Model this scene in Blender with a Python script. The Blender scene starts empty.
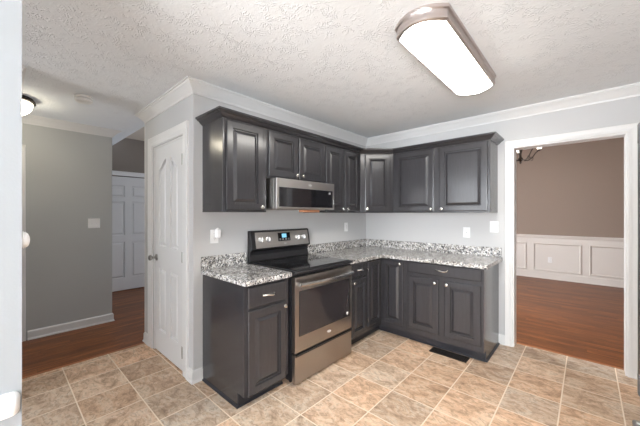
import bpy, bmesh, math, random
from math import sin, cos, pi, radians
from mathutils import Vector, Matrix
random.seed(7)
S = bpy.context.scene
COL = S.collection

# ------------------------------------------------------------------ camera
cd = bpy.data.cameras.new('camera')
cam = bpy.data.objects.new('camera', cd)
COL.objects.link(cam)
cd.sensor_width = 36.0
cd.lens = 36.0 * 293.0 / 640.0
cd.shift_y = 1.0 / 640.0
cd.clip_start = 0.02
cam.location = (2.365, -3.583, 1.372)
cam.rotation_euler = (pi / 2, 0, math.atan2(267, 293))
S.camera = cam

# ------------------------------------------------------------------ view, world, daylight
S.view_settings.view_transform = 'Standard'
S.view_settings.look = 'None'
S.view_settings.gamma = 1.0
S.view_settings.exposure = 0.58
S.view_settings.use_curve_mapping = False
S.cycles.use_denoising = True
S.cycles.max_bounces = 10
S.cycles.diffuse_bounces = 6
S.cycles.glossy_bounces = 5
S.cycles.sample_clamp_indirect = 6.0
w = bpy.data.worlds.new('world')
S.world = w
w.use_nodes = True
bg = w.node_tree.nodes['Background']
bg.inputs[0].default_value = (0.80, 0.88, 1.0, 1)
bg.inputs[1].default_value = 1.5


def area(name, loc, rot, sx, sy, power, color):
    d = bpy.data.lights.new(name, 'AREA')
    d.shape = 'RECTANGLE'
    d.size, d.size_y = sx, sy
    d.energy = power
    d.color = color
    o = bpy.data.objects.new(name, d)
    o.location = loc
    o.rotation_euler = rot
    COL.objects.link(o)
    return o


DAY = (0.97, 0.985, 1.0)
# daylight entering by the windows behind the camera and in the dining room, plus an added hall fill
area('breakfast_window_daylight', (2.30, -6.45, 1.40), (radians(112), 0, 0), 1.5, 1.9, 115, DAY)
area('family_room_window_daylight', (-0.05, -6.45, 1.40), (radians(95), 0, 0), 1.2, 1.9, 35, DAY)
area('side_window_daylight', (3.38, -5.50, 1.45), (radians(118), 0, radians(60)), 1.3, 1.3, 150, DAY)
area('hall_fill_light', (-1.70, -6.42, 1.30), (radians(92), 0, 0), .7, 1.7, 14, DAY)  # added fill lamp brightening the hall; the wall here has no opening
area('dining_window_daylight', (-.72, 1.5, 1.55), (radians(72), 0, radians(-90)), 1.6, 1.5, 110, DAY)


# ------------------------------------------------------------------ materials
def mat(name, col=(.8, .8, .8), rough=.5, metal=0., spec=.5, coat=0., emit=None, estr=0., trans=0., ior=1.45):
    m = bpy.data.materials.new(name)
    m.use_nodes = True
    b = m.node_tree.nodes['Principled BSDF']
    b.inputs['Base Color'].default_value = (*col, 1)
    b.inputs['Roughness'].default_value = rough
    b.inputs['Metallic'].default_value = metal
    b.inputs['Specular IOR Level'].default_value = spec
    b.inputs['Coat Weight'].default_value = coat
    b.inputs['Coat Roughness'].default_value = .12
    b.inputs['Transmission Weight'].default_value = trans
    b.inputs['IOR'].default_value = ior
    if emit:
        b.inputs['Emission Color'].default_value = (*emit, 1)
        b.inputs['Emission Strength'].default_value = estr
    return m


class NT:
    """small node-building helper"""
    def __init__(s, m):
        s.t = m.node_tree
        s.n = s.t.nodes
        s.b = s.n['Principled BSDF']

    def add(s, typ, **kw):
        x = s.n.new(typ)
        for k, v in kw.items():
            setattr(x, k, v)
        return x

    def link(s, a, b):
        s.t.links.new(a, b)

    def inp(s, sock, v):
        if isinstance(v, bpy.types.NodeSocket):
            s.link(v, sock)
        else:
            sock.default_value = v

    def math(s, op, a, b=0., c=0., clamp=False):
        x = s.add('ShaderNodeMath', operation=op, use_clamp=clamp)
        s.inp(x.inputs[0], a)
        s.inp(x.inputs[1], b)
        s.inp(x.inputs[2], c)
        return x.outputs[0]

    def pos(s):
        return s.add('ShaderNodeNewGeometry').outputs['Position']

    def obj(s):
        return s.add('ShaderNodeTexCoord').outputs['Object']

    def mapping(s, v, scale=(1, 1, 1), loc=(0, 0, 0)):
        x = s.add('ShaderNodeMapping')
        s.link(v, x.inputs[0])
        s.inp(x.inputs['Location'], loc)
        s.inp(x.inputs['Scale'], scale)
        return x.outputs[0]

    def noise(s, v, scale, detail=2., rough=.5, dist=0.):
        x = s.add('ShaderNodeTexNoise')
        s.link(v, x.inputs['Vector'])
        x.inputs['Scale'].default_value = scale
        x.inputs['Detail'].default_value = detail
        x.inputs['Roughness'].default_value = rough
        x.inputs['Distortion'].default_value = dist
        return x.outputs['Fac']

    def white(s, v):
        x = s.add('ShaderNodeTexWhiteNoise', noise_dimensions='3D')
        s.link(v, x.inputs['Vector'])
        return x.outputs['Value']

    def ramp(s, f, stops, interp='LINEAR'):
        x = s.add('ShaderNodeValToRGB')
        s.link(f, x.inputs[0])
        cr = x.color_ramp
        cr.interpolation = interp
        while len(cr.elements) < len(stops):
            cr.elements.new(.5)
        for e, (p, c) in zip(cr.elements, stops):
            e.position = p
            e.color = (*c, 1)
        return x.outputs['Color']

    def mix(s, f, a, b, mode='MIX'):
        x = s.add('ShaderNodeMix', data_type='RGBA', blend_type=mode)
        s.inp(x.inputs[0], f)
        s.inp(x.inputs[6], a if isinstance(a, bpy.types.NodeSocket) else (*a, 1))
        s.inp(x.inputs[7], b if isinstance(b, bpy.types.NodeSocket) else (*b, 1))
        return x.outputs[2]

    def sep(s, v):
        x = s.add('ShaderNodeSeparateXYZ')
        s.link(v, x.inputs[0])
        return x.outputs

    def comb(s, a, b, c=0.):
        x = s.add('ShaderNodeCombineXYZ')
        s.inp(x.inputs[0], a)
        s.inp(x.inputs[1], b)
        s.inp(x.inputs[2], c)
        return x.outputs[0]

    def bump(s, h, strength, dist):
        x = s.add('ShaderNodeBump')
        s.link(h, x.inputs['Height'])
        x.inputs['Strength'].default_value = strength
        x.inputs['Distance'].default_value = dist
        s.link(x.outputs[0], s.b.inputs['Normal'])

    def color(s, c):
        s.link(c, s.b.inputs['Base Color'])

    def rough(s, r):
        s.link(r, s.b.inputs['Roughness'])


def wall_mat(name, col):
    m = mat(name, col, .6, spec=.35)
    k = NT(m)
    p = k.pos()
    k.bump(k.noise(p, 140, 2), .08, .002)
    return m


M = {}
M['wall'] = wall_mat('grey_wall_paint', (.55, .55, .55))
M['hall_wall'] = wall_mat('hall_grey_paint', (.47, .48, .475))
M['taupe'] = wall_mat('taupe_wall_paint', (.30, .232, .19))
M['dark_taupe'] = wall_mat('far_hall_paint', (.22, .19, .165))
M['near_wall'] = wall_mat('darkened_grey_paint', (.23, .238, .245))  # same grey paint as the walls, darkened to offset strong window light
M['trim'] = mat('white_trim_paint', (.74, .74, .735), .35)
M['wainscot'] = mat('wainscot_paint', (.74, .70, .66), .4)
M['door'] = mat('white_door_paint', (.70, .70, .70), .36)
M['plate'] = mat('white_plastic', (.86, .86, .86), .35)
M['slot'] = mat('dark_slot', (.03, .03, .03), .6)


def ceiling_mat():
    m = mat('stomped_ceiling_plaster', (.84, .87, .89), .75, spec=.25)
    k = NT(m)
    p = k.pos()
    warp = k.add('ShaderNodeTexNoise')
    k.link(p, warp.inputs['Vector'])
    warp.inputs['Scale'].default_value = 6
    sc = k.add('ShaderNodeVectorMath', operation='MULTIPLY_ADD')
    k.link(warp.outputs['Color'], sc.inputs[0])
    sc.inputs[1].default_value = (.10, .10, 0)
    k.link(p, sc.inputs[2])
    hs = []
    for scale, off in ((5.2, 0.), (6.7, 3.7)):
        v = k.mapping(sc.outputs[0], (scale, scale, 0), (off, off * .7, 0))
        vo = k.add('ShaderNodeTexVoronoi', voronoi_dimensions='2D', feature='F1')
        k.link(v, vo.inputs['Vector'])
        vo.inputs['Scale'].default_value = 1.0
        sub = k.add('ShaderNodeVectorMath', operation='SUBTRACT')
        k.link(v, sub.inputs[0])
        k.link(vo.outputs['Position'], sub.inputs[1])
        x, y, _ = k.sep(sub.outputs[0])
        ang = k.math('ARCTAN2', y, x)
        nz = k.noise(p, 22, 2)
        a2 = k.math('MULTIPLY_ADD', nz, 2.2, ang)
        st = k.math('SINE', k.math('MULTIPLY', a2, 11.))
        st = k.math('POWER', k.math('MAXIMUM', st, 0.), 2.)
        fall = k.math('SUBTRACT', 1., k.math('MULTIPLY', vo.outputs['Distance'], 1.5), clamp=True)
        core = k.math('MULTIPLY', vo.outputs['Distance'], 6., clamp=True)
        brk = k.math('GREATER_THAN', k.noise(p, 14, 1), .47)
        h = k.math('MULTIPLY', k.math('MULTIPLY', st, fall), k.math('MULTIPLY', core, k.math('MULTIPLY_ADD', brk, .8, .2)))
        hs.append(h)
    h = k.math('MAXIMUM', hs[0], hs[1])
    h = k.math('ADD', h, k.math('MULTIPLY', k.noise(p, 45, 3), .35))
    k.bump(h, .75, .0055)
    return m


M['ceiling'] = ceiling_mat()
M['plain_ceiling'] = mat('plain_ceiling_paint', (.55, .48, .40), .8)


def tile_mat():
    m = mat('stone_look_floor_tile', rough=.42, spec=.4)
    k = NT(m)
    x, y, _ = k.sep(k.pos())
    gx = k.math('DIVIDE', k.math('ADD', x, .062 + .3265 * 40), .3265)
    gy = k.math('DIVIDE', k.math('ADD', y, 3.2 + .336 * 40), .336)
    fx, fy = k.math('FRACT', gx), k.math('FRACT', gy)
    cx, cy = k.math('FLOOR', gx), k.math('FLOOR', gy)
    ex = k.math('MULTIPLY', k.math('MINIMUM', fx, k.math('SUBTRACT', 1., fx)), .3265)
    ey = k.math('MULTIPLY', k.math('MINIMUM', fy, k.math('SUBTRACT', 1., fy)), .336)
    e = k.math('MINIMUM', ex, ey)
    grout = k.math('SMOOTH_MIN', 1., k.math('DIVIDE', k.math('SUBTRACT', e, .0030), .0020, clamp=True), .0)
    rnd = k.white(k.comb(cx, cy, 1.))
    rnd2 = k.white(k.comb(cx, cy, 5.))
    off = k.math('MULTIPLY', rnd, 37.)
    v = k.comb(k.math('MULTIPLY', x, 1.0), k.math('MULTIPLY_ADD', y, 1.0, off), k.math('MULTIPLY', rnd2, 9.))
    vs = k.mapping(v, (3.6, 5.6, 1.))
    n1 = k.noise(vs, 1.5, 8, .66, 1.3)
    n2 = k.noise(k.mapping(v, (9, 15, 1)), 1.5, 6, .7, 1.8)
    n3 = k.noise(v, 60, 4, .7)
    base = k.ramp(n1, [(.20, (.26, .165, .10)), (.38, (.48, .33, .22)), (.50, (.66, .48, .34)), (.62, (.74, .61, .48)), (.74, (.62, .44, .29)), (.86, (.40, .27, .17))])
    tone = k.ramp(rnd, [(.0, (.80, .87, .93)), (.3, (.98, .92, .86)), (.65, (1.12, .99, .87)), (1., (.94, .98, 1.0))])
    c = k.mix(1., base, tone, 'MULTIPLY')
    vein = k.ramp(n2, [(.40, (.62, .58, .55)), (.5, (1, 1, 1)), (.62, (1.08, 1.06, 1.04)), (.75, (.9, .86, .82))])
    c = k.mix(.75, c, vein, 'MULTIPLY')
    sp = k.ramp(n3, [(.35, (.82, .80, .78)), (.55, (1, 1, 1))])
    c = k.mix(.6, c, sp, 'MULTIPLY')
    val = k.math('MULTIPLY_ADD', rnd2, .26, .84)
    hv = k.add('ShaderNodeHueSaturation')
    hv.inputs['Saturation'].default_value = .95
    k.link(val, hv.inputs['Value'])
    k.link(c, hv.inputs['Color'])
    c = k.mix(grout, (.84, .71, .57), hv.outputs[0])
    k.color(c)
    k.rough(k.math('MULTIPLY_ADD', grout, -.32, .75))
    k.bump(k.math('ADD', k.math('MULTIPLY', grout, .6), k.math('MULTIPLY', n2, .25)), .5, .003)
    return m


M['tile'] = tile_mat()


def wood_mat(name, along, width=.075):
    m = mat(name, rough=.28, spec=.3)
    k = NT(m)
    x, y, _ = k.sep(k.pos())
    if along == 'y':
        x, y = y, x
    gy = k.math('DIVIDE', k.math('ADD', y, 40.), width)
    row = k.math('FLOOR', gy)
    r1 = k.white(k.comb(row, 3.))
    gx = k.math('DIVIDE', k.math('ADD', k.math('MULTIPLY_ADD', r1, 1.1, x), 40.), .85)
    cxx = k.math('FLOOR', gx)
    r2 = k.white(k.comb(row, cxx, 2.))
    fy, fx = k.math('FRACT', gy), k.math('FRACT', gx)
    ey = k.math('MULTIPLY', k.math('MINIMUM', fy, k.math('SUBTRACT', 1., fy)), width)
    ex = k.math('MULTIPLY', k.math('MINIMUM', fx, k.math('SUBTRACT', 1., fx)), .85)
    gap = k.math('DIVIDE', k.math('MINIMUM', ex, ey), .0016, clamp=True)
    v = k.comb(k.math('MULTIPLY_ADD', r2, 20., x), y, k.math('MULTIPLY', r2, 7.))
    g1 = k.noise(k.mapping(v, (1.6, 22, 1)), 1.4, 6, .65, 1.2)
    g2 = k.noise(k.mapping(v, (6, 120, 1)), 1.5, 4, .7, .4)
    c = k.ramp(g1, [(.25, (.05, .017, .006)), (.43, (.15, .050, .016)), (.6, (.26, .092, .030)), (.8, (.46, .20, .07))])
    hv = k.add('ShaderNodeHueSaturation')
    k.link(k.math('MULTIPLY_ADD', r2, .45, .78), hv.inputs['Value'])
    k.link(c, hv.inputs['Color'])
    c = k.mix(.5, hv.outputs[0], k.ramp(g2, [(.3, (.55, .5, .45)), (.6, (1.1, 1.1, 1.1))]), 'MULTIPLY')
    c = k.mix(gap, (.02, .008, .004), c)
    k.color(c)
    k.rough(k.math('MULTIPLY_ADD', g1, .15, .30))
    k.bump(k.math('ADD', gap, k.math('MULTIPLY', g2, .1)), .25, .001)
    return m


M['wood_x'] = wood_mat('reddish_wood_planks', 'x')
M['wood_y'] = wood_mat('reddish_hall_planks', 'y')


M['threshold'] = mat('wood_threshold', (.36, .135, .05), .4)


def granite_mat():
    m = mat('speckled_granite', rough=.14, spec=.5)
    k = NT(m)
    p = k.pos()
    d = k.add('ShaderNodeTexNoise')
    k.link(p, d.inputs['Vector'])
    d.inputs['Scale'].default_value = 60
    ma = k.add('ShaderNodeVectorMath', operation='MULTIPLY_ADD')
    k.link(d.outputs['Color'], ma.inputs[0])
    ma.inputs[1].default_value = (.012, .012, .012)
    k.link(p, ma.inputs[2])
    v1 = k.add('ShaderNodeTexVoronoi')
    k.link(ma.outputs[0], v1.inputs['Vector'])
    v1.inputs['Scale'].default_value = 125
    s1 = k.sep(v1.outputs['Color'])[0]
    c = k.ramp(s1, [(.0, (.045, .045, .05)), (.16, (.20, .20, .21)), (.30, (.42, .40, .38)), (.42, (.70, .69, .67)), (.70, (.82, .82, .82)), (.88, (.50, .46, .42))], 'CONSTANT')
    v2 = k.add('ShaderNodeTexVoronoi')
    k.link(ma.outputs[0], v2.inputs['Vector'])
    v2.inputs['Scale'].default_value = 52
    s2 = k.sep(v2.outputs['Color'])[1]
    c2 = k.ramp(s2, [(.0, (.30, .30, .31)), (.22, (.62, .60, .57)), (.5, (1, 1, 1))], 'CONSTANT')
    c = k.mix(.75, c, c2, 'MULTIPLY')
    n = k.noise(p, 9, 4, .6)
    c = k.mix(.6, c, k.ramp(n, [(.35, (.70, .69, .68)), (.6, (1.1, 1.1, 1.1))]), 'MULTIPLY')
    k.color(c)
    return m


M['granite'] = granite_mat()


def cab_mat():
    m = mat('charcoal_stained_wood', (.05, .046, .05), .33, spec=.6, coat=.25)
    k = NT(m)
    p = k.obj()
    g = k.noise(k.mapping(p, (60, 60, 5)), 1.2, 6, .65, .6)
    g2 = k.noise(k.mapping(p, (3, 3, 1.0)), 1.5, 2, .5)
    c = k.ramp(g, [(.3, (.029, .028, .031)), (.7, (.037, .036, .040))])
    k.color(c)
    k.rough(k.math('MULTIPLY_ADD', g2, .08, .19))
    k.bump(g, .02, .0002)
    return m


M['cab'] = cab_mat()
M['kick'] = mat('dark_toe_board', (.022, .022, .027), .4)
M['nickel'] = mat('brushed_nickel', (.72, .70, .66), .25, metal=1.)
M['hinge'] = mat('satin_hinge_metal', (.40, .39, .37), .35, metal=1.)


def steel(name, col, r=.28):
    m = mat(name, col, r, metal=1.)
    k = NT(m)
    g = k.noise(k.mapping(k.obj(), (3, 3, 320)), 1.0, 3, .6)
    k.rough(k.math('MULTIPLY_ADD', g, .10, r - .05))
    return m


M['steel'] = steel('brushed_stainless', (.50, .48, .46), .34)
M['steel_dark'] = steel('dark_stainless', (.40, .37, .345), .3)  # brushed stainless in a darker tone
M['handle'] = mat('bright_stainless', (.60, .59, .58), .25, metal=1.)
M['black_glass'] = mat('black_glass', (.008, .008, .010), .05, spec=.6)
M['oven_glass'] = mat('tinted_oven_glass', (.030, .026, .028), .06, spec=.7)
M['black'] = mat('black_enamel', (.015, .015, .017), .3)
M['burner'] = mat('printed_burner_ring', (.10, .10, .105), .15)
M['lcd'] = mat('clock_display', (.02, .05, .08), .2, emit=(.25, .60, .85), estr=.8)
M['key'] = mat('printed_key', (.35, .35, .36), .4)
M['knob_white'] = mat('bright_knob', (.82, .82, .81), .22, metal=.6)
M['lamp'] = mat('lit_acrylic_lens', (.9, .9, .88), .4, emit=(1.0, .965, .90), estr=20.0)
M['lamp_rim'] = mat('brushed_bronze_rim', (.52, .46, .44), .32, metal=.9)
M['bronze'] = mat('dark_bronze', (.035, .025, .018), .35, metal=.6)
M['bowl'] = mat('lit_alabaster_bowl', (.9, .88, .8), .4, emit=(1.0, .90, .70), estr=12.0)
M['shade'] = mat('frosted_shade_glass', (.9, .88, .82), .35, emit=(1.0, .93, .80), estr=1.2)
M['smoke'] = mat('detector_plastic', (.88, .88, .86), .45)
M['wood_block'] = mat('raw_copper_wood', (.42, .19, .10), .5)
M['vent'] = mat('dark_bronze_register', (.020, .014, .012), .4, metal=.3)
M['fridge'] = mat('fridge_stainless', (.42, .42, .43), .35, metal=1.)
M['badge'] = mat('silver_badge', (.80, .80, .80), .3)
M['mount'] = mat('grey_handle_mount', (.22, .22, .23), .4, metal=.6)
M['glow'] = mat('air_freshener_plastic', (.88, .88, .89), .3)
M['glass'] = mat('window_glass', (.9, .95, 1.), .02, trans=1., ior=1.02)


# ------------------------------------------------------------------ mesh helpers
class MB:
    def __init__(s):
        s.bm = bmesh.new()

    def _face(s, vs):
        try:
            return s.bm.faces.new(vs)
        except ValueError:
            return None

    def box(s, x0, x1, y0, y1, z0, z1):
        v = [s.bm.verts.new((x, y, z)) for z in (z0, z1) for x, y in ((x0, y0), (x1, y0), (x1, y1), (x0, y1))]
        for q in ((3, 2, 1, 0), (4, 5, 6, 7), (0, 1, 5, 4), (1, 2, 6, 5), (2, 3, 7, 6), (3, 0, 4, 7)):
            s._face([v[i] for i in q])
        return s

    def loft(s, rings, cap0=True, cap1=True, close=True):
        R = [[s.bm.verts.new(p) for p in r] for r in rings]
        n = len(R[0])
        for a, b in zip(R, R[1:]):
            for i in range(n if close else n - 1):
                j = (i + 1) % n
                s._face([a[i], a[j], b[j], b[i]])
        if cap0:
            s._face(R[0][::-1])
        if cap1:
            s._face(R[-1])
        return s

    def prism(s, pts, fn, a, b):
        """closed outline pts extruded between a and b; fn(p, t) -> xyz"""
        return s.loft([[fn(p, a) for p in pts], [fn(p, b) for p in pts]])

    def lathe(s, prof, c=(0, 0, 0), axis='z', seg=20):
        rings = []
        for r, h in prof:
            ring = []
            for i in range(seg):
                a = 2 * pi * i / seg
                u, v = r * cos(a), r * sin(a)
                if axis == 'z':
                    ring.append((c[0] + u, c[1] + v, c[2] + h))
                elif axis == 'y':
                    ring.append((c[0] + u, c[1] + h, c[2] + v))
                else:
                    ring.append((c[0] + h, c[1] + u, c[2] + v))
            rings.append(ring)
        return s.loft(rings)

    def tube(s, pts, r, seg=8):
        pts = [Vector(p) for p in pts]
        rings = []
        for i, p in enumerate(pts):
            t = (pts[min(i + 1, len(pts) - 1)] - pts[max(i - 1, 0)]).normalized()
            up = Vector((0, 0, 1)) if abs(t.z) < .9 else Vector((1, 0, 0))
            a = t.cross(up).normalized()
            b = a.cross(t)
            rr = r[i] if isinstance(r, (list, tuple)) else r
            rings.append([p + a * rr * cos(2 * pi * k / seg) + b * rr * sin(2 * pi * k / seg) for k in range(seg)])
        return s.loft(rings)

    def sweep(s, path, prof, fn=None, closed=False):
        """prof = [(out, h)] closed outline; out is to the right of the path direction. fn maps (x, y, h) to world"""
        fn = fn or (lambda x, y, h: (x, y, h))
        P = [Vector(p) for p in path]
        n = len(P)
        rings = []
        for i in range(n):
            if closed:
                d0 = (P[i] - P[i - 1]).normalized()
                d1 = (P[(i + 1) % n] - P[i]).normalized()
            else:
                d0 = (P[i] - P[i - 1]).normalized() if i else (P[1] - P[0]).normalized()
                d1 = (P[i + 1] - P[i]).normalized() if i < n - 1 else d0
            n0, n1 = Vector((d0.y, -d0.x)), Vector((d1.y, -d1.x))
            m = (n0 + n1)
            m = m / m.dot(n0)
            rings.append([fn(P[i].x + m.x * o, P[i].y + m.y * o, h) for o, h in prof])
        if closed:
            rings.append(rings[0])
        return s.loft(rings, not closed, not closed)

    def build(s, name, m, parent=None, bevel=0., smooth=False, loc=None, rotz=0.):
        bmesh.ops.remove_doubles(s.bm, verts=s.bm.verts, dist=1e-6)
        bmesh.ops.recalc_face_normals(s.bm, faces=s.bm.faces)
        me = bpy.data.meshes.new(name)
        s.bm.to_mesh(me)
        s.bm.free()
        me.materials.append(m)
        o = bpy.data.objects.new(name, me)
        COL.objects.link(o)
        if smooth:
            for f in me.polygons:
                f.use_smooth = True
            me.set_sharp_from_angle(angle=radians(38))
        if parent:
            o.parent = parent
        if loc:
            o.location = loc
        o.rotation_euler.z = rotz
        if bevel:
            b = o.modifiers.new('bevel', 'BEVEL')
            b.width = bevel
            b.segments = 2
            b.limit_method = 'ANGLE'
            b.angle_limit = radians(40)
        return o


def tag(o, label, cat, group=None):
    o['label'] = label
    o['category'] = cat
    if group:
        o['group'] = group
    return o


def thing(name, label, cat, loc=(0, 0, 0), rotz=0., group=None):
    o = bpy.data.objects.new(name, None)
    o.empty_display_size = .1
    COL.objects.link(o)
    o.location = loc
    o.rotation_euler.z = rotz
    return tag(o, label, cat, group)


def struct(name, mb, m, parent=None, **kw):
    o = mb.build(name, m, parent, **kw)
    o['kind'] = 'structure'
    return o


def box(*a):
    return MB().box(*a)


# ------------------------------------------------------------------ room shell
H = 2.44
DT = .135                       # thickness of the wall with the doorway
PX, PY = -1.155, -2.516         # pantry block
# floors (tops at z = 0)
struct('floor', MB().box(-1.105, 3.5, -6.5, .13, -.05, 0), M['tile'])
mb = MB().box(-3.9, -1.105, -6.5, .0, -.05, .0)
struct('floor_hall', mb, M['wood_y'])
struct('floor_dining', MB().box(-.9, 4.2, .13, 4.35, -.05, .0), M['wood_x'])
# ceilings
struct('ceiling', MB().box(-3.9, PX, -6.5, -2.385, H, H + .1).box(PX, 3.5, -6.5, 0, H, H + .1), M['ceiling'])
struct('ceiling_hall', MB().box(-3.9, PX, -2.385, 0, 2.735, 2.8), M['plain_ceiling'])
struct('ceiling_dining', MB().box(-.9, 4.2, DT, 4.35, 2.9, 3.0), M['plain_ceiling'])
# kitchen walls: the pantry block carries the range wall and the pantry door wall
DX0, DX1, DZ = -.900, -.190, 2.045      # pantry door opening
struct('wall_left', MB().box(-.12, 0, PY + .115, 0, 0, H), M['wall'])
struct('wall_pantry', MB().box(PX, DX0, PY, PY + .115, 0, H).box(DX1, 0, PY, PY + .115, 0, H)
       .box(DX0, DX1, PY, PY + .115, DZ, H), M['wall'])
struct('wall_hall_right', MB().box(PX, PX + .11, PY + .115, 0, 0, 2.735).box(PX, PX + .11, PY, PY + .115, H + .1, 2.735), M['hall_wall'])
OX0, OX1, OZ = 1.797, 2.618, 2.062      # doorway opening
struct('wall_back', MB().box(PX, OX0, 0, DT, 0, 3.0).box(OX1, 4.2, 0, DT, 0, 3.0).box(OX0, OX1, 0, DT, OZ, 3.0), M['wall'])
struct('wall_right', MB().box(3.4, 3.5, -6.5, -6.2, 0, H).box(3.4, 3.5, -4.8, 0, 0, H).box(3.4, 3.5, -6.2, -4.8, 0, .75).box(3.4, 3.5, -6.2, -4.8, 2.15, H), M['wall'])
# wall behind the camera with two window openings
struct('wall_front', MB().box(-3.9, -.7, -6.6, -6.5, 0, H).box(.6, 1.5, -6.6, -6.5, 0, H).box(3.1, 3.5, -6.6, -6.5, 0, H)
       .box(-.7, .6, -6.6, -6.5, 0, .4).box(-.7, .6, -6.6, -6.5, 2.4, H)
       .box(1.5, 3.1, -6.6, -6.5, 0, .4).box(1.5, 3.1, -6.6, -6.5, 2.4, H), M['wall'])
# hall walls
struct('wall_hall_left', MB().box(-2.26, -2.14, -3.45, -2.60, 0, H).box(-2.26, -2.14, -6.5, -4.3, 0, H).box(-2.26, -2.14, -4.3, -3.45, 2.05, H), M['hall_wall'])
struct('wall_hall_side', MB().box(-3.9, -2.26, -2.72, -2.60, 0, H), M['hall_wall'])
struct('wall_hall_far', MB().box(-3.9, -3.75, -2.60, -1.02, 2.05, 2.735).box(-3.9, -3.75, -1.02, 0, 0, 2.735).box(-3.9, -3.75, -2.60, -2.5, 0, 2.05), M['dark_taupe'])
struct('wall_room_far', MB().box(-4.0, -3.9, -6.5, 0, 0, 2.8), M['dark_taupe'])
# near wall beside the camera and the stub at the hall opening
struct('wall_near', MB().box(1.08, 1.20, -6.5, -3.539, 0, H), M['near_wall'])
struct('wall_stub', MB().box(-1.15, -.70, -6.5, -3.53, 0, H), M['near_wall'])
# dining room walls
struct('wall_dining_far', MB().box(-.9, 4.2, 4.25, 4.35, 0, 3.0), M['taupe'])
struct('wall_dining_right', MB().box(4.1, 4.2, DT, 4.25, 0, 3.0), M['taupe'])
struct('wall_dining_left', MB().box(-.9, -.8, DT, 4.25, 0, .8).box(-.9, -.8, DT, .6, .8, 2.3).box(-.9, -.8, 2.4, 4.25, .8, 2.3).box(-.9, -.8, DT, 4.25, 2.3, 3.0), M['taupe'])


def window(n, fn, wdt, hgt):
    """frame, bars and pane in a wall opening; fn maps (u, depth, v) to world"""
    f = MB()
    for a in ((0, .05, 0, hgt), (wdt - .05, wdt, 0, hgt), (0, wdt, 0, .05), (0, wdt, hgt - .05, hgt),
              (wdt / 2 - .025, wdt / 2 + .025, 0, hgt), (0, wdt, hgt / 2 - .025, hgt / 2 + .025)):
        p0, p1 = fn(a[0], 0, a[2]), fn(a[1], .06, a[3])
        f.box(min(p0[0], p1[0]), max(p0[0], p1[0]), min(p0[1], p1[1]), max(p0[1], p1[1]), p0[2], p1[2])
    o = struct('window_%d' % n, f, M['trim'])
    p0, p1 = fn(.05, .025, .05), fn(wdt - .05, .03, hgt - .05)
    struct('pane', box(min(p0[0], p1[0]), max(p0[0], p1[0]), min(p0[1], p1[1]), max(p0[1], p1[1]), p0[2], p1[2]), M['glass'], o)


window(1, lambda u, d, v: (1.5 + u, -6.58 + d, .4 + v), 1.6, 2.0)
window(2, lambda u, d, v: (-.7 + u, -6.58 + d, .4 + v), 1.3, 2.0)
window(3, lambda u, d, v: (3.48 - d, -6.2 + u, .75 + v), 1.4, 1.4)
window(4, lambda u, d, v: (-.88 + d, .6 + u, .8 + v), 1.8, 1.5)

# ------------------------------------------------------------------ mouldings
CR = [(0, H - .088), (.008, H - .088), (.012, H - .074), (.022, H - .064), (.038, H - .044), (.056, H - .026), (.066, H - .020),
      (.070, H - .012), (.082, H - .010), (.082, H), (0, H)]
struct('trim_1', MB().sweep([(PX, -2.39), (PX, PY), (0, PY), (0, 0), (3.4, 0)], CR), M['trim'])
struct('trim_2', MB().sweep([(-2.14, -6.5), (-2.14, -2.60), (-2.15, -2.60)], CR), M['trim'])
CR2 = [(o * 1.0, H + (h - H) * 1.9) for o, h in CR]
struct('trim_3', MB().sweep([(-.70, -6.5), (-.70, -3.53), (-1.15, -3.53), (-1.15, -6.5)], CR2), M['trim'])
BB = [(0, 0), (.022, 0), (.022, .012), (.014, .020), (.014, .085), (.008, .098), (0, .100)]
struct('baseboard_hall', MB().sweep([(-2.14, -3.37), (-2.14, -2.60), (-3.75, -2.60)], BB), M['trim'])
struct('baseboard_left', MB().sweep([(DX1 + .09, PY), (0, PY), (0, -2.442)], BB), M['trim'])
struct('baseboard_pantry', MB().sweep([(PX, -.2), (PX, PY), (DX0 - .11, PY)], BB), M['trim'])
struct('baseboard_back', MB().sweep([(1.670, 0), (OX0 - .062, 0)], BB), M['trim'])
struct('baseboard_right', MB().sweep([(OX1 + .062, 0), (3.4, 0)], BB), M['trim'])
BB2 = [(0, 0), (.025, 0), (.025, .014), (.015, .024), (.015, .120), (.008, .135), (0, .138)]
struct('baseboard_dining', MB().sweep([(-.8, DT), (-.8, 4.25), (4.1, 4.25), (4.1, DT)], BB2), M['wainscot'])
# white corner board at the pantry's hall end
struct('trim_4', box(PX - .016, PX, PY - .004, PY + .10, .10, H - .088), M['trim'], bevel=.002)
# casings: profile swept round the opening in the wall's plane
CAS = [(0, 0), (0, .012), (.010, .016), (.030, .014), (.050, .018), (.064, .022), (.068, .016), (.068, 0)]


def casing(n, x0, x1, z, w0, fn):
    prof = [(-o * w0 / .068, h) for o, h in CAS]
    struct('trim_%d' % n, MB().sweep([(x0, 0), (x0, z), (x1, z), (x1, 0)], prof, fn), M['trim'])


# right side of an upward path is +x, so negative offsets lie outside the opening
casing(5, OX0, OX1, OZ, .068, lambda x, z, h: (x, -h, z))
casing(6, DX0 - .018, DX1 + .012, DZ + .006, .098, lambda x, z, h: (x, PY - h, z))
casing(7, -4.3, -3.452, 2.05, .068, lambda y, z, h: (-2.14 + h, y, z))
casing(8, -2.42, -1.10, 2.05, .08, lambda y, z, h: (-3.75 + h, y, z))
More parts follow.
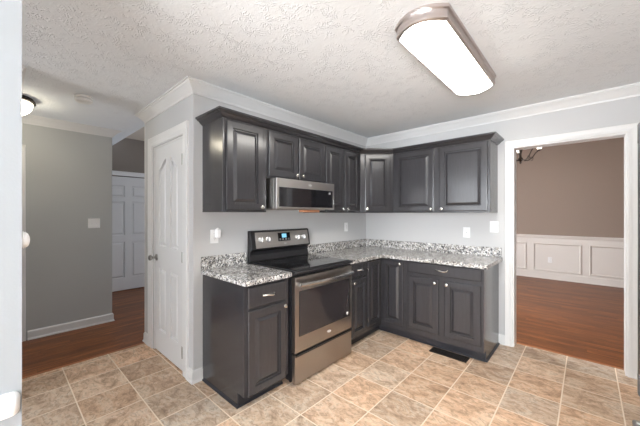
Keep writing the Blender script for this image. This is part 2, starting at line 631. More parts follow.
# jamb linings
struct('trim_9', MB().box(OX0, OX0 + .012, 0, DT, 0, OZ - .012).box(OX1 - .012, OX1, 0, DT, 0, OZ - .012).box(OX0, OX1, 0, DT, OZ - .012, OZ), M['trim'])
struct('trim_10', MB().box(DX0, DX0 + .012, PY + .001, PY + .114, 0, DZ - .012).box(DX1 - .012, DX1, PY + .001, PY + .114, 0, DZ - .012)
       .box(DX0, DX1, PY + .001, PY + .114, DZ - .012, DZ), M['trim'])
struct('trim_11', box(-2.26, -2.20, -4.3, -3.45, 0, 2.05), M['door'])
# dining wainscot: painted field, chair rail, picture-frame mouldings
struct('wainscot', MB().box(-.8, 4.1, 4.243, 4.25, 0, .86), M['wainscot'])
RL = [(0, .850), (.010, .852), (.014, .868), (.026, .880), (.030, .905), (.038, .912), (.038, .922), (0, .924)]
struct('trim_12', MB().sweep([(-.8, DT), (-.8, 4.25), (4.1, 4.25), (4.1, DT)], RL), M['wainscot'])
PF = [(0, 0), (0, .012), (.010, .020), (.022, .014), (.030, .006), (.034, 0)]
k = 13
for x0, x1 in ((-.30, .48), (.60, 1.38), (1.50, 2.285), (2.40, 3.185), (3.30, 4.0)):
    struct('trim_%d' % k, MB().sweep([(x0, .165), (x0, .755), (x1, .755), (x1, .165)], PF,
                                     lambda x, z, h: (x, 4.243 - h, z), closed=True), M['wainscot'])
    k += 1
struct('trim_21', MB().box(-1.135, -1.103, -3.53, PY - .02, 0, .004), M['threshold'], bevel=.002)
struct('trim_22', MB().box(OX0 + .014, OX1 - .014, .118, .150, 0, .004), M['threshold'], bevel=.002)
# chair rail on the near wall, ending in a rounded nose at the corner
nose = MB()
rp = [(.0, .822), (.012, .822), (.020, .834), (.030, .846), (.032, .872), (.024, .882), (0, .885)]
rings = []
for y, q in ((-6.5, 1.), (-3.566, 1.), (-3.556, .96), (-3.549, .84), (-3.5445, .60), (-3.5425, .25)):
    rings.append([(1.20 + o * q, y, .853 + (z - .853) * (.35 + .65 * q)) for o, z in rp])
nose.loft(rings)
struct('trim_20', nose, M['trim'], smooth=True)


# ------------------------------------------------------------------ doors
def offset_poly(pts, d):
    """inset a closed ccw outline by d (mitred)"""
    P = [Vector(p) for p in pts]
    n = len(P)
    out = []
    for i in range(n):
        d0 = (P[i] - P[i - 1]).normalized()
        d1 = (P[(i + 1) % n] - P[i]).normalized()
        n0, n1 = Vector((-d0.y, d0.x)), Vector((-d1.y, d1.x))
        m = n0 + n1
        m = m / max(m.dot(n0), .3)
        out.append((P[i].x + m.x * d, P[i].y + m.y * d))
    return out


def raised(mb, outline, y0, prof):
    """sunk-and-raised panel: rings of the outline inset by prof[i][0] at depth prof[i][1]"""
    rings = []
    for ins, dep in prof:
        p = offset_poly(outline, ins) if ins else outline
        rings.append([(x, y0 + dep, z) for x, z in p])
    mb.loft(rings, cap0=False)


def room_door(name, wd, ht, panels, loc, rotz, m):
    """slab in the XZ plane, front towards -Y, with moulded panels cut in its face"""
    t = .035
    bm = MB()
    # back and sides
    bm.box(0, wd, .018, t, 0, ht)
    # front skin: grid of strips round the panels (panel outlines share bounding boxes)
    rects = [(min(x for x, z in p), max(x for x, z in p), min(z for x, z in p), max(z for x, z in p)) for p in panels]
    for p, (x0, x1, z0, z1) in zip(panels, rects):
        raised(bm, p, 0, [(0, 0), (.004, .017), (.017, .017), (.036, .003), (.037, .002)])
    xs = sorted({0, wd} | {r[0] for r in rects} | {r[1] for r in rects})
    zs = sorted({0, ht} | {r[2] for r in rects} | {r[3] for r in rects})
    for i in range(len(xs) - 1):
        for j in range(len(zs) - 1):
            cx, cz = (xs[i] + xs[i + 1]) / 2, (zs[j] + zs[j + 1]) / 2
            if any(r[0] < cx < r[1] and r[2] < cz < r[3] for r in rects):
                continue
            v = [bm.bm.verts.new(q) for q in ((xs[i], 0, zs[j]), (xs[i + 1], 0, zs[j]), (xs[i + 1], 0, zs[j + 1]), (xs[i], 0, zs[j + 1]))]
            bm._face(v)
    # spandrels between an arched top and its bounding box
    for p, (x0, x1, z0, z1) in zip(panels, rects):
        top = [q for q in p if q[1] > z0 + 1e-6]
        top.sort(key=lambda q: q[0])
        for a, b in zip(top, top[1:]):
            if b[0] - a[0] < 1e-6 or (abs(a[1] - z1) < 1e-6 and abs(b[1] - z1) < 1e-6):
                continue
            pts = [(a[0], a[1]), (b[0], b[1]), (b[0], z1), (a[0], z1)]
            u = []
            for q in pts:
                if q not in u:
                    u.append(q)
            if len(u) > 2:
                bm._face([bm.bm.verts.new((q[0], 0, q[1])) for q in u])
    # edge faces closing the 4 mm front skin
    bm.loft([[(0, 0, 0), (wd, 0, 0), (wd, 0, ht), (0, 0, ht)], [(0, .018, 0), (wd, .018, 0), (wd, .018, ht), (0, .018, ht)]], False, False)
    o = struct(name, bm, m, loc=loc, rotz=rotz)
    return o


def arch(x0, x1, z0, zs, zp, peak):
    """ccw outline with an ogee top that rises from height zs to a peak near x=peak"""
    pts = [(x0, z0), (x1, z0)]
    N = 9
    tops = []
    for i in range(N + 1):
        x = x1 + (x0 - x1) * i / N
        if x >= peak and x1 - peak > 1e-4:
            t = (x1 - x) / max(x1 - peak, 1e-6)
        else:
            t = (x - x0) / max(peak - x0, 1e-6)
        t = max(0, min(1, t))
        s = t * t * (3 - 2 * t)
        tops.append((x, zs + (zp - zs) * s))
    return pts + tops


dw = DX1 - DX0 - .034
wp = [arch(.115, .292, 1.045, 1.795, 1.890, .292), arch(.392, .569, 1.045, 1.795, 1.890, .392),
      [(.115, .215), (.292, .215), (.292, .825), (.115, .825)], [(.392, .215), (.569, .215), (.569, .825), (.392, .825)]]
pd = room_door('door_1', dw, DZ - .028, wp, (DX0 + .017, PY + .004, .014), 0, M['door'])
hd = MB().lathe([(.033, 0), (.033, -.006), (.028, -.010), (.012, -.013), (.011, -.040), (.020, -.046), (.028, -.056), (.027, -.070), (.014, -.078), (.001, -.079)],
                (.058, 0, .925), 'y', 18)
ho = struct('door_handle', hd, M['hinge'], pd, smooth=True)
for z in (1.83, .985, .165):
    hb = MB().box(dw - .030, dw - .001, -.003, .0, z - .045, z + .045)
    hb.lathe([(.007, -.047), (.007, .047)], (dw + .006, -.008, z), 'z', 10)
    struct('hinge', hb, M['hinge'], pd)
pk = [(.10, .36, 1.66, 1.86), (.47, .73, 1.66, 1.86), (.10, .36, .98, 1.58), (.47, .73, .98, 1.58), (.10, .36, .22, .86), (.47, .73, .22, .86)]
# the far closet door pair at the end of the hall
for i, y in enumerate((-2.42, -1.58 + .002)):
    dd = room_door('door_%d' % (i + 2), .83 if i == 0 else .475, 2.02,
                   [[(a, c), (b, c), (b, d), (a, d)] for a, b, c, d in (pk if i == 0 else [(.10, .38, 1.66, 1.86), (.10, .38, .98, 1.58), (.10, .38, .22, .86)])],
                   (-3.748, y, .015), radians(90), M['door'])


# ------------------------------------------------------------------ cabinets
PAN = [(0, 0), (.002, -.004), (.006, -.004), (.0085, 0)]


def front_mesh(w0, h0, rail, flat=False, t=.02):
    """overlay cabinet front: eased edge, raised centre panel; front face towards -Y, back on y=0, origin at lower left"""
    bm = MB()
    o = [(0, 0), (w0, 0), (w0, h0), (0, h0)]
    if flat:
        rings = [(0, 0), (0, -t + .006), (.004, -t + .002), (.010, -t)]
        rr = [[(x, d, z) for x, z in (offset_poly(o, i) if i else o)] for i, d in rings]
        bm.loft(rr)
        return bm
    rings = [(0, 0), (0, -t + .006), (.004, -t + .0015), (.009, -t), (rail, -t), (rail + .002, -t + .006), (rail + .004, -t + .014),
             (rail + .011, -t + .0145), (rail + .034, -t + .002), (rail + .036, -t + .001)]
    rr = [[(x, d, z) for x, z in (offset_poly(o, i) if i else o)] for i, d in rings]
    bm.loft(rr)
    return bm


def knob_mesh(x, y, z):
    return MB().lathe([(.007, 0), (.006, -.010), (.0085, -.014), (.0150, -.018), (.0165, -.023), (.0140, -.028), (.006, -.0305), (.0005, -.031)], (x, y, z), 'y', 14)


def pull_mesh(x, y, z, L=.095):
    pts = []
    for i in range(13):
        t = i / 12
        pts.append((x - L / 2 + L * t, y - .004 - .024 * min(1, sin(pi * t) * 1.5), z + .004 * sin(2 * pi * t)))
    bm = MB().tube(pts, [.006 if 1 < i < 11 else .0075 for i in range(13)], 8)
    for sx in (-1, 1):
        bm.lathe([(.009, 0), (.008, -.006), (.004, -.009)], (x + sx * L / 2, y, z), 'y', 10)
    return bm


def add_door(cab, x0, x1, z0, z1, yf, knob=None, rail=.055, hinge=None):
    d = front_mesh(x1 - x0, z1 - z0, rail).build('door', M['cab'], cab, loc=(x0, yf, z0))
    if knob:
        kx, kz = knob
        knob_mesh(kx - x0, -.0195, kz - z0).build('knob', M['nickel'], d, smooth=True)['label'] = 'small round brushed nickel knob'
    if hinge:
        hx = hinge
        for hz in (z0 + .09, z1 - .09):
            box(hx - x0 - .004, hx - x0 + .004, -.018, 0, hz - z0 - .022, hz - z0 + .022).build('hinge', M['nickel'], d, bevel=.001)
    return d


def add_drawer(cab, x0, x1, z0, z1, yf, L=.095):
    d = front_mesh(x1 - x0, z1 - z0, 0, True).build('drawer', M['cab'], cab, loc=(x0, yf, z0))
    pull_mesh((x1 - x0) / 2, -.0195, (z1 - z0) / 2, L).build('pull_handle', M['nickel'], d, smooth=True)['label'] = 'curved brushed nickel bar pull'
    return d


BD, BH, TK = .610, .875, .10


def base_box(cab, W, D=BD, ends=(True, True)):
    bm = MB()
    prof = [(0, TK), (D - .075, 0) if False else (0, 0)]
    # side profile with toe notch, extruded across the width
    side = [(-.003, 0), (-(D - .078), 0), (-(D - .078), TK), (-D, TK), (-D, BH), (-.003, BH)]
    bm.prism(side, lambda p, t: (t, p[0], p[1]), 0, W)
    bm.build('body', M['cab'], cab, bevel=.0015)
    box(.002, W - .002, -(D - .072), -(D - .080) + .004, .0, TK - .004).build('toe_board', M['kick'], cab)


# left base cabinet
YL = -2.440
c = thing('base_cabinet', 'charcoal base cabinet with one drawer and one door, left of the range', 'cabinet', (.0, YL, 0), radians(90))
base_box(c, .408)
add_drawer(c, .026, .372, .708, .855, -BD)
add_door(c, .026, .372, .092, .690, -BD, knob=(.346, .664))
# quarter-round shoe along its side and toe
sh = [(0, 0), (.014, 0), (.013, .006), (.009, .011), (.004, .014), (0, .014)]
MB().sweep([(.408, -(BD - .078) - .001), (0, -(BD - .078) - .001), (0, -.02)], [(-o, h) for o, h in sh]).build('shoe_moulding', M['kick'], c)
# right of range: narrow drawer cabinet
YR = -1.244
c = thing('base_cabinet', 'narrow charcoal base cabinet with drawer and door, right of the range', 'cabinet', (0, YR, 0), radians(90))
base_box(c, .322)
add_drawer(c, .040, .312, .725, .866, -BD, .075)
add_door(c, .040, .312, .125, .705, -BD, knob=(.062, .675), rail=.05)
# corner cabinet: L-shaped body with a folding pair of doors
c = thing('corner_base_cabinet', 'charcoal corner base cabinet whose two tall doors meet in the inside corner', 'cabinet', (0, 0, 0))
L = [(.003, -.922), (BD, -.922), (BD, -BD), (.922, -BD), (.922, -.003), (.003, -.003)]
Lk = [(.005, -.922), (BD - .078, -.922), (BD - .078, -BD + .078), (.922, -BD + .078), (.922, -.005), (.005, -.005)]
MB().prism(L, lambda p, t: (p[0], p[1], t), TK, BH).prism(Lk, lambda p, t: (p[0], p[1], t), 0, TK - .0005).build('body', M['cab'], c, bevel=.0015)
d = front_mesh(.255, .700, .045).build('door', M['cab'], c, loc=(BD, -.900, .155), rotz=radians(90))
for hz in (.08, .62):
    box(-.010, -.001, -.020, -.002, hz - .025, hz + .025).build('hinge', M['nickel'], d, bevel=.001)
d = front_mesh(.245, .700, .045).build('door', M['cab'], c, loc=(.643, -BD, .155))
knob_mesh(.215, -.0195, .672).build('knob', M['nickel'], d, smooth=True)['label'] = 'small round brushed nickel knob'
MB().prism([(BD - .074, -.92), (BD - .074, -BD + .074), (.92, -BD + .074), (.92, -BD + .078), (BD - .078, -BD + .078), (BD - .078, -.92)],
           lambda p, t: (p[0], p[1], t), 0, TK - .003).build('toe_board', M['kick'], c)
# wide two-door base cabinet on the doorway wall
c = thing('base_cabinet', 'wide charcoal base cabinet with one long drawer front over two doors, beside the doorway', 'cabinet', (.924, 0, 0))
W = 1.672 - .924
base_box(c, W)
add_drawer(c, .020, W - .018, .752, .866, -BD, .10)
add_door(c, .026, .346, .160, .715, -BD, knob=(.314, .680))
add_door(c, .402, W - .022, .160, .715, -BD, knob=(.430, .680))
MB().sweep([(0, -(BD - .078) - .001), (W, -(BD - .078) - .001), (W, -.02)], sh).build('shoe_moulding', M['kick'], c)

# upper cabinets
UD, U0, U1 = .325, 1.387, 2.105
ct = 'cabinet'
c = thing('wall_cabinet', 'tall single-door charcoal wall cabinet at the left end, beside the microwave', ct, (0, YL, 0), radians(90))
box(0, .408, -UD, 0, U0, U1).build('body', M['cab'], c, bevel=.0015)
add_door(c, .022, .368, U0 + .014, U1 - .010, -UD, knob=(.340, 1.428))
c = thing('wall_cabinet', 'short two-door charcoal wall cabinet directly above the microwave', ct, (0, -2.030, 0), radians(90))
box(0, .757, -UD, 0, 1.684, U1).build('body', M['cab'], c, bevel=.0015)
add_door(c, .016, .362, 1.700, U1 - .010, -UD, knob=(.330, 1.733))
add_door(c, .376, .738, 1.700, U1 - .010, -UD, knob=(.408, 1.733))
c = thing('wall_cabinet', 'tall two-door charcoal wall cabinet between microwave and corner cabinet', ct, (0, -1.271, 0), radians(90))
box(0, .659, -UD, 0, U0, U1).build('body', M['cab'], c, bevel=.0015)
add_door(c, .006, .300, U0 + .014, U1 - .010, -UD, knob=(.272, 1.430))
add_door(c, .330, .612, U0 + .014, U1 - .010, -UD, knob=(.362, 1.430))
c = thing('corner_wall_cabinet', 'diagonal charcoal wall cabinet across the corner with one door', ct, (0, 0, 0))
MB().prism([(0, -.611), (UD, -.611), (.611, -UD), (.611, 0), (0, 0)], lambda p, t: (p[0], p[1], t), U0, U1).build('body', M['cab'], c, bevel=.0015)
DL = (.611 - UD) * math.sqrt(2)
e = .052
d = front_mesh(DL - 2 * e + .01, U1 - U0 - .024, .05).build('door', M['cab'], c, loc=(UD + e / math.sqrt(2), -.611 + e / math.sqrt(2), U0 + .014), rotz=radians(45))
knob_mesh(.024, -.0195, .030).build('knob', M['nickel'], d, smooth=True)['label'] = 'small round brushed nickel knob'
c = thing('wall_cabinet', 'wide two-door charcoal wall cabinet on the doorway wall', ct, (.613, 0, 0))
W = 1.662 - .613
box(0, W, -UD, 0, U0, U1).build('body', M['cab'], c, bevel=.0015)
add_door(c, .024, .500, U0 + .014, U1 - .010, -UD, knob=(.470, 1.430))
add_door(c, .556, W - .020, U0 + .014, U1 - .010, -UD, knob=(.588, 1.430))
# dark crown along all wall cabinets
cc = [(0, U1), (.006, U1), (.010, U1 + .006), (.018, U1 + .010), (.034, U1 + .028), (.044, U1 + .032), (.050, U1 + .040), (.060, U1 + .042), (.060, U1 + .056), (0, U1 + .056)]
tag(MB().sweep([(0.001, YL), (UD, YL), (UD, -.611), (.611, -UD), (1.662, -UD), (1.662, -.001)], cc).build('cabinet_crown', M['cab']),
    'continuous dark crown moulding running along the tops of the wall cabinets', 'moulding')

# ------------------------------------------------------------------ granite worktops
GZ0, GZ1 = .8755, .914


def slab(name, pts, label):
    o = MB().prism(pts, lambda p, t: (p[0], p[1], t), GZ0, GZ1).build(name, M['granite'], bevel=.004)
    return tag(o, label, 'countertop')


a = slab('countertop', [(0.001, -2.455), (.650, -2.455), (.650, -2.026), (.001, -2.026)], 'short speckled granite worktop left of the range')
box(.001, .021, -2.455, -2.026, GZ1, GZ1 + .102).build('backsplash', M['granite'], a, bevel=.002)
a = slab('countertop', [(.001, -1.246), (.650, -1.246), (.650, -.650), (1.708, -.650), (1.708, -.001), (.001, -.001)],
         'L-shaped speckled granite worktop running from the range round the corner to the doorway')
MB().prism([(.001, -1.246), (.021, -1.246), (.021, -.021), (1.698, -.021), (1.698, -.001), (.001, -.001)],
           lambda p, t: (p[0], p[1], t), GZ1, GZ1 + .102).build('backsplash', M['granite'], a, bevel=.002)

# ------------------------------------------------------------------ range
RW = .760
r = thing('electric_range', 'freestanding stainless electric range with black glass cooktop', 'stove', (0, -2.016, 0), radians(90))
MB().box(.004, RW - .004, -.625, -.020, .045, .898).box(.03, RW - .03, -.58, -.05, .012, .05).build('body', M['black'], r, bevel=.002)
for fx in (.05, RW - .05):
    for fy in (-.57, -.08):
        MB().lathe([(.018, 0), (.018, .008), (.010, .012), (.010, .05)], (fx, fy, 0), 'z', 12).build('foot', M['black'], r)
# cooktop: glass slab in a black frame with rolled front edge
MB().prism([(-.020, .896), (-.020, .922), (-.640, .922), (-.672, .917), (-.680, .906), (-.676, .896)], lambda p, t: (t, p[0], p[1]), .0, RW).build('cooktop', M['black'], r, bevel=.002)
box(.020, RW - .020, -.650, -.090, .9215, .9255).build('cooktop_glass', M['black_glass'], r, bevel=.001)


def ring(bm, cx, cy, r0, r1, z):
    n = 40
    bm.loft([[(cx + q * cos(2 * pi * i / n), cy + q * sin(2 * pi * i / n), zz) for i in range(n)] for q, zz in ((r0, z), (r0, z + .0003), (r1, z + .0003), (r1, z))], False, False)


for cx, cy, rr in ((.20, -.50, .11), (.56, -.50, .095), (.20, -.24, .075), (.56, -.24, .11)):
    b = MB()
    ring(b, cx, cy, rr - .004, rr, .9255)
    ring(b, cx, cy, rr * .62 - .003, rr * .62, .9255)
    b.build('burner_ring', M['burner'], r)
# oven door
DFY = -.668
box(.006, RW - .006, DFY, -.628, .266, .868).build('oven_door', M['steel_dark'], r, bevel=.004)
od = r.children[-1]
box(.052, RW - .052, DFY - .002, DFY + .004, .398, .748).build('oven_window', M['oven_glass'], od, bevel=.001)
fr = MB().sweep([(.047, .393), (.047, .753), (RW - .047, .753), (RW - .047, .393)], [(0, 0), (.006, 0), (.006, .004), (0, .004)], lambda x, z, h: (x, DFY - h, z), closed=True)
fr.build('window_rim', M['black'], od)
# curved towel-bar handle with end posts
hp = []
for i in range(17):
    t = i / 16
    hp.append((.030 + (RW - .060) * t, DFY - .034 - .030 * sin(pi * t), .812))
hb = MB()
rings = []
for x, y, z in hp:
    rings.append([(x, y - .010, z - .014), (x, y - .014, z), (x, y - .010, z + .014), (x, y + .006, z + .016), (x, y + .009, z), (x, y + .006, z - .016)])
hb.loft(rings)
hb.build('oven_handle', M['handle'], od, smooth=True)
for x in (.038, RW - .038):
    box(x - .012, x + .012, DFY - .036, DFY, .800, .826).build('handle_post', M['handle'], od, bevel=.003)


def swirl_badge(parent, cx, y, cz, w0):
    """small oval swoosh badge"""
    n = 28
    b = MB()
    out = [(cx + w0 * .5 * cos(2 * pi * i / n + .2), cz + w0 * .22 * sin(2 * pi * i / n)) for i in range(n)]
    inn = [(cx + w0 * .40 * cos(2 * pi * i / n + .2) - w0 * .03, cz + w0 * .14 * sin(2 * pi * i / n) + w0 * .02) for i in range(n)]
    b.loft([[(x, y, z) for x, z in out], [(x, y - .0012, z) for x, z in out], [(x, y - .0012, z) for x, z in inn], [(x, y, z) for x, z in inn]], False, False)
    b.box(cx - w0 * .32, cx + w0 * .32, y - .001, y, cz - w0 * .035, cz + w0 * .035)
    o = b.build('badge', M['badge'], parent)
    o['label'] = 'small silver oval maker badge'
    return o


swirl_badge(od, .415, DFY, .330, .050)
MB().lathe([(.0145, 0), (.0145, -.0015), (.001, -.002)], (.680, DFY - .002, .425), 'y', 20).build('sticker', M['badge'], od)['label'] = 'round white sticker on the oven glass'
dr = box(.006, RW - .006, DFY + .002, -.628, .022, .252).build('storage_drawer', M['steel_dark'], r, bevel=.004)
box(.010, RW - .010, DFY - .004, DFY + .006, .236, .2535).build('drawer_lip', M['black'], dr, bevel=.002)
# backguard: black shell, sloping stainless control panel
bgp = [(-.020, .922), (-.020, 1.212), (-.052, 1.214), (-.068, 1.205), (-.098, 1.040), (-.064, 1.020), (-.056, .985), (-.070, .925)]
MB().prism(bgp, lambda p, t: (t, p[0], p[1]), .0, RW).build('backguard', M['black'], r, bevel=.003)
bgo = r.children[-1]


def on_panel(t, s, out=0.):
    """point on the sloping control panel: t across, s up (0..1), out towards the room"""
    y0, z0, y1, z1 = -.098, 1.040, -.068, 1.205
    n = Vector((0, -(z1 - z0), (y1 - y0))).normalized()
    return (t, y0 + (y1 - y0) * s + n.y * out, z0 + (z1 - z0) * s + n.z * out)


def panel_box(x0, x1, s0, s1, a0, a1):
    return MB().loft([[on_panel(x0, s0, q), on_panel(x1, s0, q), on_panel(x1, s1, q), on_panel(x0, s1, q)] for q in (a0, a1)])


panel_box(.045, RW - .022, .05, .95, -.001, .003).build('control_panel', M['steel'], bgo, bevel=.001)
panel_box(.315, .475, .36, .86, .003, .005).build('display', M['black_glass'], bgo)
panel_box(.365, .425, .56, .80, .005, .0056).build('clock', M['lcd'], bgo)
kb = MB()
for i in range(4):
    for j in range(2):
        x = .328 + i * .038 + (.0)
        q = [[on_panel(x, .42 + .06 * j, a), on_panel(x + .022, .42 + .06 * j, a), on_panel(x + .022, .45 + .06 * j, a), on_panel(x, .45 + .06 * j, a)] for a in (.005, .0054)]
        kb.loft(q)
kb.build('keypad', M['key'], bgo)
swo = swirl_badge(bgo, .395, -.0995, 1.078, .034)
for kx in (.105, .195, .580, .665):
    prof = [(.029, .003), (.029, .006), (.024, .008), (.022, .024), (.019, .028), (.001, .0285)]
    rings = []
    for rr, q in prof:
        rings.append([])
        for i in range(20):
            aa = 2 * pi * i / 20
            p = on_panel(kx + rr * cos(aa), .52 + rr * sin(aa) / .168, q)
            rings[-1].append(p)
    ko = MB().loft(rings).build('knob', M['knob_white'], bgo, smooth=True)
    ko['label'] = 'round silver burner knob'
    q = [[on_panel(kx + sx * .004, .52 + sz * .12, a) for sx, sz in ((-1, -1), (1, -1), (1, 1), (-1, 1))] for a in (.028, .036)]
    MB().loft(q).build('knob_grip', M['handle'], ko)

# ------------------------------------------------------------------ microwave
m_ = thing('microwave', 'low stainless microwave with black glass front mounted over the range', 'microwave', (0, -2.008, 0), radians(90))
MW = .762
box(.002, MW - .002, -.395, -.002, 1.418, 1.682).build('body', M['steel'], m_, bevel=.003)
dd = box(.0, MW, -.435, -.397, 1.416, 1.680).build('door', M['steel'], m_, bevel=.004)
box(.028, MW - .030, -.438, -.432, 1.434, 1.604).build('window', M['black_glass'], dd, bevel=.001)
MB().box(.670, .700, -.4386, -.4378, 1.568, 1.586).build('clock', M['key'], dd)
box(.735, .752, -.446, -.434, 1.46, 1.52).build('latch_handle', M['handle'], dd, bevel=.003)
swirl_badge(dd, .405, -.4352, 1.642, .045)
box(.06, MW - .06, -.36, -.06, 1.410, 1.419).build('grease_filter', M['steel_dark'], m_, bevel=.002)
box(.355, .590, -.385, -.335, 1.388, 1.412).build('light_cover', M['wood_block'], m_, bevel=.002)['label'] = 'copper-brown cover strip under the microwave'

# ------------------------------------------------------------------ ceiling fixtures
def bowed(cx, cy, hw, hl, bow, z, n=12):
    """rectangle with its two short ends bowed outwards"""
    pts = []
    for i in range(n + 1):
        t = -1 + 2 * i / n
        pts.append((cx + hw * t, cy - hl - bow * (1 - t * t), z))
    for i in range(n + 1):
        t = 1 - 2 * i / n
        pts.append((cx + hw * t, cy + hl + bow * (1 - t * t), z))
    return pts


lx, ly = 1.700, -1.530
cl = thing('ceiling_light', 'long ceiling light with bowed ends, brushed rim and lit white lens', 'ceiling light', (lx, ly, H))
hw, hl, bw = .150, .520, .075
MB().loft([bowed(0, 0, hw, hl, bw, -.0005), bowed(0, 0, hw, hl, bw, -.018), bowed(0, 0, hw - .008, hl - .004, bw, -.024),
           bowed(0, 0, hw - .010, hl - .006, bw, -.048), bowed(0, 0, hw - .006, hl - .004, bw, -.056), bowed(0, 0, hw - .008, hl - .006, bw, -.068),
           bowed(0, 0, hw - .020, hl - .016, bw, -.076), bowed(0, 0, hw - .024, hl - .018, bw, -.070)]).build('rim', M['lamp_rim'], cl, smooth=True)
MB().loft([bowed(0, 0, hw - .023, hl - .018, bw, -.071), bowed(0, 0, hw - .025, hl - .020, bw, -.082), bowed(0, 0, hw - .045, hl - .040, bw, -.092),
           bowed(0, 0, hw - .10, hl - .10, bw * .8, -.096)]).build('lens', M['lamp'], cl, smooth=True)

hl_ = thing('hall_ceiling_light', 'round flush ceiling light in the hall with dark bronze rim and lit glass bowl', 'ceiling light', (-1.50, -3.51, H))
MB().lathe([(.150, -.0005), (.152, -.012), (.165, -.022), (.168, -.040), (.150, -.046), (.001, -.046)], seg=36).build('rim', M['bronze'], hl_, smooth=True)
MB().lathe([(.147, -.046), (.144, -.075), (.128, -.112), (.095, -.142), (.050, -.160), (.012, -.165), (.001, -.165)], seg=36).build('glass_bowl', M['bowl'], hl_, smooth=True)
MB().lathe([(.012, -.165), (.010, -.173), (.001, -.177)], seg=12).build('finial', M['bronze'], hl_, smooth=True)

sd = thing('smoke_detector', 'round white smoke detector on the textured ceiling near the hall', 'smoke detector', (-1.02, -3.06, H))
MB().lathe([(.068, -.0005), (.068, -.012), (.060, -.014)], seg=32).build('base', M['smoke'], sd, smooth=True)
MB().lathe([(.058, -.013), (.064, -.022), (.066, -.040), (.056, -.052), (.030, -.056), (.001, -.056)], seg=32).build('cover', M['smoke'], sd, smooth=True)

# chandelier beyond the doorway
ch = thing('chandelier', 'dark bronze chandelier with frosted glass shades hanging in the dining room', 'chandelier', (1.655, 1.50, 2.900))
zb = 2.095 - 2.900
MB().lathe([(.001, zb), (.008, zb + .006), (.014, zb + .020), (.008, zb + .032), (.022, zb + .046), (.034, zb + .062), (.030, zb + .080), (.014, zb + .096),
            (.010, zb + .14), (.018, zb + .18), (.026, zb + .21), (.018, zb + .26), (.008, zb + .30), (.008, zb + .36), (.001, zb + .365)], seg=18).build('stem', M['bronze'], ch, smooth=True)
MB().lathe([(.001, -.03), (.03, -.028), (.055, -.012), (.06, -.0005)], seg=20).build('canopy', M['bronze'], ch, smooth=True)
cb = MB()
nn = 12
for i in range(nn):
    z0 = zb + .36 + (-.03 - zb - .36) * i / nn
    z1 = zb + .36 + (-.03 - zb - .36) * (i + 1) / nn
    zc = (z0 + z1) / 2
    pts = []
    for q in range(9):
        aa = 2 * pi * q / 8
        u, v = .008 * cos(aa), (z1 - z0) * .56 * sin(aa)
        pts.append((u, 0, zc + v) if i % 2 else (0, u, zc + v))
    cb.tube(pts, .0018, 5)
cb.build('chain', M['bronze'], ch)
for i in range(5):
    a = radians(30 + 72 * i)
    ca, sa = cos(a), sin(a)
    prof = [(.02, .070), (.055, .045), (.10, .050), (.15, .085), (.19, .150), (.225, .184), (.240, .192)]
    ar = MB().tube([(p * ca, p * sa, zb + q) for p, q in prof], [.007, .007, .0065, .006, .006, .006, .006], 8)
    cpts = []
    for q in range(15):
        t = q / 14
        an = -pi / 2 + t * 1.6 * pi
        rr = .030 * (1 - t * .6)
        p = .135 + rr * cos(an)
        cpts.append((p * ca, p * sa, zb + .045 + rr * sin(an) + .03))
    ar.tube(cpts, .004, 6)
    arm = ar.build('arm', M['bronze'], ch, smooth=True)
    ex, ey = .240 * ca, .240 * sa
    MB().lathe([(.004, .179), (.010, .184), (.022, .192), (.024, .198), (.012, .204), (.012, .212)], (ex, ey, zb), seg=14).build('cup', M['bronze'], arm, smooth=True)
    MB().lathe([(.020, .204), (.030, .216), (.036, .249), (.042, .296), (.054, .324), (.050, .324), (.038, .296), (.032, .249), (.026, .220), (.016, .212)],
               (ex, ey, zb), seg=18).build('shade', M['shade'], arm, smooth=True)


# ------------------------------------------------------------------ electrical plates
def plate(name, label, cat, loc, rotz, kind, w0=.072, h0=.116):
    """cover plate in the XZ plane, front towards -Y, origin at its centre"""
    t = thing(name, label, cat, loc, rotz)
    o = [(-w0 / 2, -h0 / 2), (w0 / 2, -h0 / 2), (w0 / 2, h0 / 2), (-w0 / 2, h0 / 2)]
    MB().loft([[(x, d, z) for x, z in (offset_poly(o, i) if i else o)] for i, d in ((0, -.0005), (0, -.003), (.003, -.006))]).build('cover_plate', M['plate'], t)
    if kind == 'outlet':
        for s in (-1, 1):
            f = MB().lathe([(.0165, -.006), (.0165, -.0085), (.0155, -.009)], (0, 0, s * .020), 'y', 20).build('receptacle', M['plate'], t)
            MB().box(-.0075, -.0055, -.0096, -.009, s * .020 - .001, s * .020 + .008).box(.0055, .0075, -.0096, -.009, s * .020 - .001, s * .020 + .008) \
                .box(-.002, .002, -.0096, -.009, s * .020 - .010, s * .020 - .006).build('slots', M['slot'], f)
    elif kind == 'gfci':
        MB().box(-.017, .017, -.0085, -.006, -.034, .034).build('receptacle', M['plate'], t, bevel=.001)
        f = t.children[-1]
        b = MB()
        for s in (-1, 1):
            b.box(-.0075, -.0055, -.0092, -.0085, s * .022 - .004, s * .022 + .004).box(.0055, .0075, -.0092, -.0085, s * .022 - .004, s * .022 + .004)
        b.box(-.008, .008, -.0094, -.0085, -.003, -.001).box(-.008, .008, -.0094, -.0085, .002, .004)
        b.build('slots', M['slot'], f)
    else:
        n = 2 if kind == 'double' else 1
        for i in range(n):
            x = (i - (n - 1) / 2) * .046
            MB().box(x - .005, x + .005, -.0075, -.006, -.012, .012).prism([(-.006, -.002), (-.018, .008), (-.016, .012), (-.006, .006)],
                                                                        lambda p, q: (q, p[0], p[1]), x - .0035, x + .0035).build('toggle', M['plate'], t)
    return t


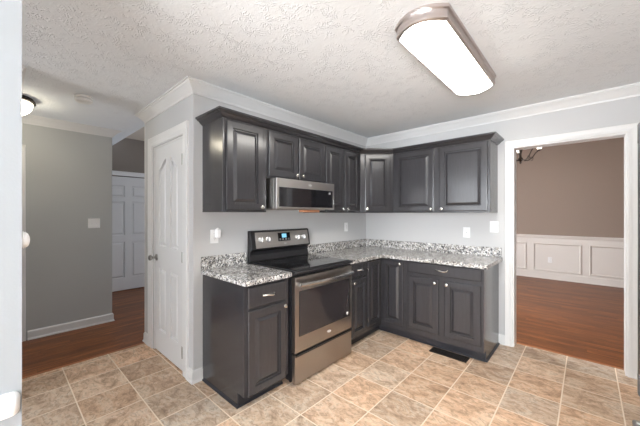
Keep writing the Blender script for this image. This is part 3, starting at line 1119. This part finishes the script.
plate('outlet', 'white outlet on the grey wall above the short worktop, holding a plug-in freshener', 'outlet', (0, -2.335, 1.180), radians(90), 'outlet')
pf = thing('plug_in_freshener', 'rounded white plug-in air freshener on the outlet left of the range', 'air freshener', (.009, -2.318, 1.205), radians(90))
o = [(-.020, -.030), (-.012, -.038), (.012, -.038), (.020, -.030), (.024, .020), (.016, .040), (-.016, .040), (-.024, .020)]
MB().loft([[(x, -d, z) for x, z in offset_poly(o, i)] for i, d in ((.002, .001), (0, .010), (0, .030), (.006, .042), (.012, .045))]).build('housing', M['glow'], pf, bevel=.002)
MB().lathe([(.010, .036), (.012, .044), (.006, .050), (.001, .050)], (0, -.02, 0), seg=14).build('vent_cap', M['smoke'], pf)
plate('outlet', 'white outlet on the range wall between the range and the corner', 'outlet', (0, -.475, 1.200), radians(90), 'gfci')
plate('outlet', 'white outlet on the doorway wall above the granite', 'outlet', (1.355, 0, 1.163), 0, 'gfci')
plate('light_switch', 'white single light switch on the doorway wall beside the door casing', 'light switch', (1.628, 0, 1.235), 0, 'switch', .080, .122)
plate('light_switch', 'white double light switch plate on the grey hall wall', 'light switch', (-2.14, -2.787, 1.257), radians(90), 'double', .118, .118)
plate('outlet', 'white outlet low on the dining room wainscot', 'outlet', (1.79, 4.243, .405), 0, 'outlet')
dk = thing('dimmer_knob', 'round white knob sticking out from the edge of the near wall', 'knob', (1.165, -3.539, 1.297), radians(180))
MB().lathe([(.026, -.0005), (.026, -.003), (.024, -.005)], axis='y', seg=24).build('base_plate', M['plate'], dk, smooth=True)
MB().lathe([(.023, -.004), (.0225, -.009), (.018, -.014), (.009, -.017), (.001, -.018)], axis='y', seg=24).build('dial', M['plate'], dk, smooth=True)

# ------------------------------------------------------------------ floor register
fv = thing('floor_register', 'dark metal floor register set in the tiles before the wide base cabinet', 'floor vent', (1.367, -.622, 0))
MB().sweep([(-.175, -.062), (-.175, .062), (.175, .062), (.175, -.062)], [(0, .0002), (.018, .0002), (.018, .005), (.003, .005)], closed=True).build('frame', M['vent'], fv)
sl = MB()
for i in range(22):
    x = -.150 + i * .0143
    sl.box(x - .002, x + .002, -.044, .044, .0006, .0045)
sl.box(-.157, .157, -.0025, .0025, .0006, .0042)
sl.build('slats', M['vent'], fv)
box(-.157, .157, -.044, .044, .0001, .0006).build('duct_opening', M['slot'], fv)

# ------------------------------------------------------------------ refrigerator, only its handles reach into the frame
rf = thing('refrigerator', 'stainless refrigerator at the right edge, only its bar handles showing', 'refrigerator', (2.562, -2.02, 0), radians(-90))
# local: x along the front (world -y), -y towards the room (world -x)
MB().box(-.45, .45, .065, .80, .03, 1.76).box(-.40, .40, .10, .75, 0, .03).build('body', M['steel_dark'], rf, bevel=.004)
for s, nm in ((-1, 'door'), (1, 'door')):
    x0, x1 = (-.45, -.003) if s < 0 else (.003, .45)
    d = box(x0, x1, 0, .06, .68, 1.76).build(nm, M['fridge'], rf, bevel=.01)
    hx = s * .035
    h = MB().tube([(hx, -.047, .72), (hx, -.047, 1.69)], .011, 12)
    h.build('door_bar', M['fridge'], d, smooth=True)
    for z in (.700, 1.630):
        box(hx - .015, hx + .015, -.058, .0, z, z + .080).build('handle_mount', M['mount'], d, bevel=.006)
d = box(-.45, .45, 0, .06, .06, .665).build('freezer_drawer', M['fridge'], rf, bevel=.01)
MB().tube([(-.345, -.036, .445), (.345, -.036, .445)], .012, 12).build('drawer_bar', M['fridge'], d, smooth=True)
for x in (-.33, .33):
    box(x - .012, x + .012, -.040, 0, .430, .460).build('handle_mount', M['hinge'], d, bevel=.005)
